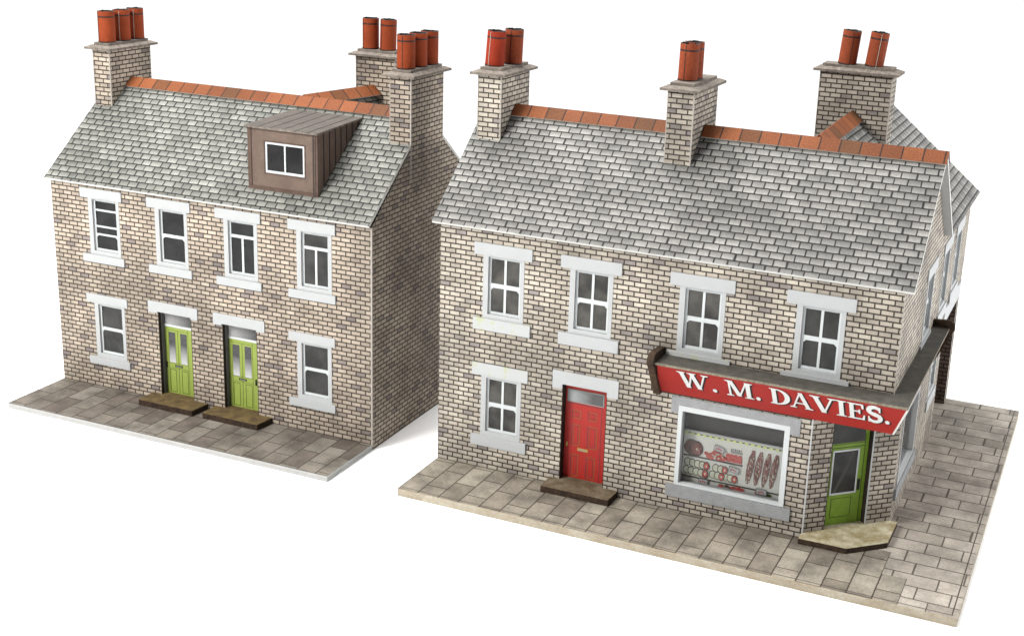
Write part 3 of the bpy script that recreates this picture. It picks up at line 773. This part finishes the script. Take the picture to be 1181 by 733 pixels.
# =================================================================== TERRACE PAIR
LX, LY, LT, LZ = -10.751, -.094, .008, -.036
WL, DL, DLP = 9.047, 5.076, 1.929
HEL, OEL, OVL, HRL = 5.245, .13, .09, 7.38
terr = thing('terraced_houses', 'buff stone terraced pair with two lime green doors and a brown roof dormer', 'building', (LX, LY, LZ), LT)
SLL = (HRL-HEL)/(DL/2+OEL); AL = math.atan(SLL)
m = M()
LUX = (.905, 2.90, 4.865, 6.86)
hl = [(x+.22, x+1.15, 3.45, 4.89) for x in LUX]+[(.91+.22, .91+1.15, .79, 2.22), (6.83+.22, 6.83+1.15, .79, 2.22), (3.07, 4.05, 0, 2.28), (4.95, 5.93, 0, 2.28)]
panel(m, (0, 0), (1, 0), WL, 0, 5.2, hl, 'brick_pink')
apx = HRL-.07
m.face([(WL, 0, -.13), (WL, DL, -.13), (WL, DL, 5.2), (WL, DL/2, apx), (WL, 0, 5.2)], 'brick_pink', [(.1, -.13), (DL+.1, -.13), (DL+.1, 5.2), (DL/2+.1, apx), (.1, 5.2)])
m.face([(0, 0, 0), (0, 0, 5.2), (0, DL/2, apx), (0, DL, 5.2), (0, DL, 0)], 'brick_pink', [(0, 0), (0, 5.2), (DL/2, apx), (DL, 5.2), (DL, 0)])
m.face([(WL, DL, -.13), (0, DL, -.13), (0, DL, 5.2), (WL, DL, 5.2)], 'brick_pink')
m.box(WL-.03, WL+.008, -.008, .03, -.06, 5.18, 'worn')
# short rear wing walls
m.face([(8.1, DL, -.13), (8.1, 5.62, -.13), (8.1, 5.62, 5.75), (8.1, DL, 5.75)], 'brick_pink')
m.face([(8.1, 5.62, -.13), (4.4, 5.62, -.13), (4.4, 5.62, 5.75), (6.25, 5.62, 7.35), (8.1, 5.62, 5.75)], 'brick_pink')
m.face([(4.4, 5.62, -.13), (4.4, DL, -.13), (4.4, DL, 5.75), (4.4, 5.62, 5.75)], 'brick_pink')
m.build('wall', terr)
pavement(terr, 0, WL, -DLP, 0, -.136, [('flags_dark', True, [(0, -DLP), (WL, -DLP), (WL, .02), (0, .02)])], 'edge', lines=[(0, WL, -DLP+.004, -DLP+.022)])
for x, kd, gl in zip(LUX, ('stack', 'two', 'tee', 'tee'), ('glass_dark', 'glass_dark', 'glass_dark', 'glass_mid')):
    window(terr, ID, x, 1.25, (3.45, 4.89), kd, gl, (4.87, 5.11), (3.26, 3.46), hole=(x+.22, x+1.15))
for x in (.91, 6.83):
    window(terr, ID, x, 1.25, (.79, 2.22), 'two', 'glass_mid', (2.21, 2.43), (.60, .79), hole=(x+.22, x+1.15))
for i, (x, lx) in enumerate(((3.07, 2.80), (4.95, 4.71))):
    x1 = x+.98
    fr = door_surround(terr, ID, x, x1, 2.28, .22, None, None, 0, 0, 'lining')
    stepped_lintel(fr, lx, lx+1.45, x, x1, 2.24, 2.28, 2.53, 'white')
    M().box(x+.012, x+.04, .08, .187, .02, 2.26, 'lining2').build('grey_inner_jamb', fr)
    d = M().box(x+.013, x1-.013, .19, .22, 0, 1.868, 'green').build('door', terr)
    m = M(); o = x-3.07
    for (a, b, c, e) in ((3.21, 3.395, .18, .765), (3.555, 3.745, .18, .765)): panel_line(m, a+o, b+o, c, e, .19, .012, 'green_line')
    for xx in (3.19, 3.77): m.box(xx+o, xx+o+.008, .187, .19, .02, 1.84, 'green_line')
    for zz in (.80, .93, 1.78): m.box(3.2+o, 3.77+o, .1875, .19, zz, zz+.008, 'green_line')
    m.box(3.472+o, 3.482+o, .187, .19, .15, 1.78, 'green_line'); m.build('door_panels', d)
    for xx in (3.215, 3.555): M().box(xx+o, xx+.185+o, .183, .189, .945, 1.735, 'frost_door').build('door_glass', d)
    m = M(); m.box(3.37+o, 3.59+o, .180, .189, .845, .895, 'black'); m.box(3.40+o, 3.56+o, .177, .1799, .862, .878, 'steel'); m.build('letter_slot', d)
    hx = 3.105 if i == 0 else 3.845
    M().box(hx+o, hx+.035+o, .168, .189, .79, .94, 'black').build('door_handle', d, bevel=.005)
    tr = M().box(x+.013, x1-.013, .175, .22, 1.869, 1.925, 'sash').build('transom', fr)
    M().box(x+.045, x1-.013, .19, .21, 1.926, 2.265, 'frost_fan' if i == 0 else 'frost_fan2').build('fanlight', fr)
s1 = M(); s1.prism([(2.80, .28), (2.82, -.56), (4.40, -.56), (4.45, 0), (4.40, .28)], .001, .14, 'step_side', 'step_brown'); s1.build('doorstep', terr, bevel=.015)
s2 = M(); s2.prism([(4.66, .28), (4.68, -.53), (6.25, -.55), (6.31, 0), (6.25, .28)], .001, .14, 'step_side', 'step_brown'); s2.build('doorstep', terr, bevel=.015)

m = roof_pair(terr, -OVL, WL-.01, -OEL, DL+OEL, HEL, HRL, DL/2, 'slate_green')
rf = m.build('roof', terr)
ridge_tiles(rf, (.49, DL/2, HRL+.07), (8.49, DL/2, HRL+.07), AL, AL)
m = M(); wing_roof(m, 4.3, 8.2, 6.25, HRL+.03, 5.72, DL/2+.01, DL+.3, 5.66, 'slate_green', .75)
wr = m.build('wing_roof', terr)
ridge_tiles(wr, (5.62, DL/2+.05, HRL+.09), (6.25, 4.86, HRL+.11), math.atan(.85), math.atan(.85))

chimney(terr, -.04, .48, 1.78, 3.33, 5.9, 8.18, 'brick_pink', [(.22, 2.04, 'pot', (0, .0)), (.25, 2.56, 'pot', (0, 0)), (.25, 3.08, 'pot', (0, 0))])
chimney(terr, 8.50, WL+.003, 1.74, 3.30, 5.9, 8.28, 'brick_pink', [(8.77, 2.0, 'pot', (0, .0)), (8.80, 2.52, 'pot', (0, 0)), (8.82, 3.02, 'pot', (0, 0))])
chimney(terr, 5.72, 6.86, 4.85, 5.40, 5.9, 8.20, 'brick_pink', [(6.00, 5.12, 'pot', (0, 0)), (6.50, 5.12, 'pot', (0, .03))])

# ---- dormer
m = M(); xa, xb, yf, zf = 5.60, 7.46, .33, 5.50; ztop = 7.03
yr = (7.10-HEL)/SLL-OEL
rz_ = lambda y: HEL+(y+OEL)*SLL
panel(m, (xa, yf), (1, 0), xb-xa, 5.3, ztop, [(6.05-xa, 7.11-xa, 6.01, 6.73)], 'dormer')
for x, f in ((xb, 1), (xa, -1)):
    n = 7; 
    pts = [(x, yf, 5.3), (x, yr, rz_(yr)-.03), (x, yr, 7.09), (x, yf, ztop)]
    m.face(pts if f > 0 else pts[::-1], 'dormer')
    for k in range(1, n+1):                                 # standing seams down the cheek
        yy = yf+(yr-yf)*k/(n+.6); m.box(x-.004, x+.012, yy-.012, yy+.012, rz_(yy)-.1, ztop+(yy-yf)*.03, 'black')
# raised darker border round the front (mitred bands)
m.box(xa-.004, xa+.09, yf-.02, yf-.001, 5.42, ztop, 'dormer_dark'); m.box(xb-.13, xb+.008, yf-.02, yf-.001, 5.42, ztop, 'dormer_dark'); m.box(xa+.09, xb-.13, yf-.02, yf-.001, 5.42, 5.68, 'dormer_dark')
m.box(xb-.11, xb-.09, yf-.024, yf-.0205, 5.45, ztop, 'black'); m.box(xb-.055, xb-.04, yf-.024, yf-.0205, 5.45, ztop, 'black')
for (a, b, c, e) in ((6.02, 6.05, 5.98, 6.76), (7.11, 7.14, 5.98, 6.76), (6.05, 7.11, 6.731, 6.76), (6.05, 7.11, 5.98, 6.009)): m.box(a, b, yf-.008, yf+.03, c, e, 'dormer_dark')
dm = m.build('dormer', terr)
m = M(); m.slab([(xa-.10, yf-.12, ztop+.045), (xb+.05, yf-.12, ztop+.045), (xb+.05, yr+.02, 7.145), (xa-.04, yr+.02, 7.145)], .05, 'dormer_top', 'cap') if False else None
MT['dormer_top'] = mottled('grey_lead_sheet', (122, 114, 106), (108, 101, 94), .42, 5, 45)
m = M(); m.slab([(xa-.05, yf-.08, ztop+.045), (xb+.04, yf-.08, ztop+.045), (xb+.04, yr+.05, 7.155), (xa-.04, yr+.05, 7.155)], .045, 'dormer_top', 'cap')
for k in range(1, 6):
    xx = xa+(xb-xa)*k/5.6; m.slab([(xx-.012, yf-.10, ztop+.05), (xx+.012, yf-.10, ztop+.05), (xx+.012, yr+.04, 7.16), (xx-.012, yr+.04, 7.16)], .004, 'black', 'black')
m.build('dormer_roof', dm)
m = M(); sash(m, 6.05, 7.11, 6.01, 6.73, yf+.01, .05, 'sash', .03); m.box(6.56, 6.60, yf+.012, yf+.035, 6.067, 6.68, 'sash'); m.build('dormer_window', dm)
M().box(6.09, 7.07, yf+.038, yf+.05, 6.05, 6.69, 'glass_dark').build('pane', dm)

# =================================================================== white table surface
g = NT('white_table', .8, .1); MT['table'] = g.done((.93, .93, .93, 1))
m = M(); m.face([(-34, -32, -.1725), (34, -32, -.1725), (34, 24, -.1725), (-34, 24, -.1725)], 'table')
gr = m.build('ground'); gr['kind'] = 'structure'

# =================================================================== light
WORLD_LO, WORLD_HI = .28, 1.15
w = bpy.data.worlds.new('World'); S.world = w; w.use_nodes = True
wt = w.node_tree; bg = wt.nodes['Background']
tc = wt.nodes.new('ShaderNodeTexCoord'); sx = wt.nodes.new('ShaderNodeSeparateXYZ'); wt.links.new(tc.outputs['Generated'], sx.inputs[0])
mr = wt.nodes.new('ShaderNodeMapRange'); wt.links.new(sx.outputs[1], mr.inputs[0])
for k_, v_ in enumerate((.25, .62, WORLD_LO, WORLD_HI)): mr.inputs[k_+1].default_value = v_
wt.links.new(mr.outputs[0], bg.inputs[1]); bg.inputs[0].default_value = (1, 1, 1, 1)
def area(name, loc, tgt, size, power, c=(1, 1, 1)):
    l = bpy.data.lights.new(name, 'AREA'); l.shape = 'SQUARE'; l.size = size; l.energy = power; l.color = c
    o = bpy.data.objects.new(name, l); COL.objects.link(o); o.location = loc
    o.rotation_euler = (Vector(tgt)-Vector(loc)).to_track_quat('-Z', 'Y').to_euler(); return o
area('key_softbox', (-16, -26, 26), (2, 0, 2), 12, 22500, (1, .985, .955))
area('overhead_softbox', (-12, 8, 45), (-2, 5, 0), 32, 44000)
area('side_softbox', (34, 14, 16), (8, 4, 3), 12, 8500)

# =================================================================== camera
Mx = [[0.9177991368838808, 0.39515801560925506, 0.038663769021643285], [0.14694785929278023, -0.2476025785518537, -0.9576530111390775], [-0.36885101461765357, 0.884614665147616, -0.2853170573612777]]
R3 = Matrix((Vector(Mx[0]), -Vector(Mx[1]), -Vector(Mx[2]))).transposed()
cam = bpy.data.cameras.new('camera'); co = bpy.data.objects.new('camera', cam); COL.objects.link(co)
co.matrix_world = Matrix.Translation((13.4367595, -25.1413823, 12.79678943)) @ R3.to_4x4()
cam.sensor_width = 36; cam.lens = 1567.018/1181*36
cam.shift_x = (590.5-651.68)/1181; cam.shift_y = (321.132-366.5)/1181
cam.clip_end = 1000; S.camera = co
S.view_settings.view_transform = 'Standard'; S.view_settings.look = 'None'; S.view_settings.exposure = 0; S.view_settings.gamma = 1
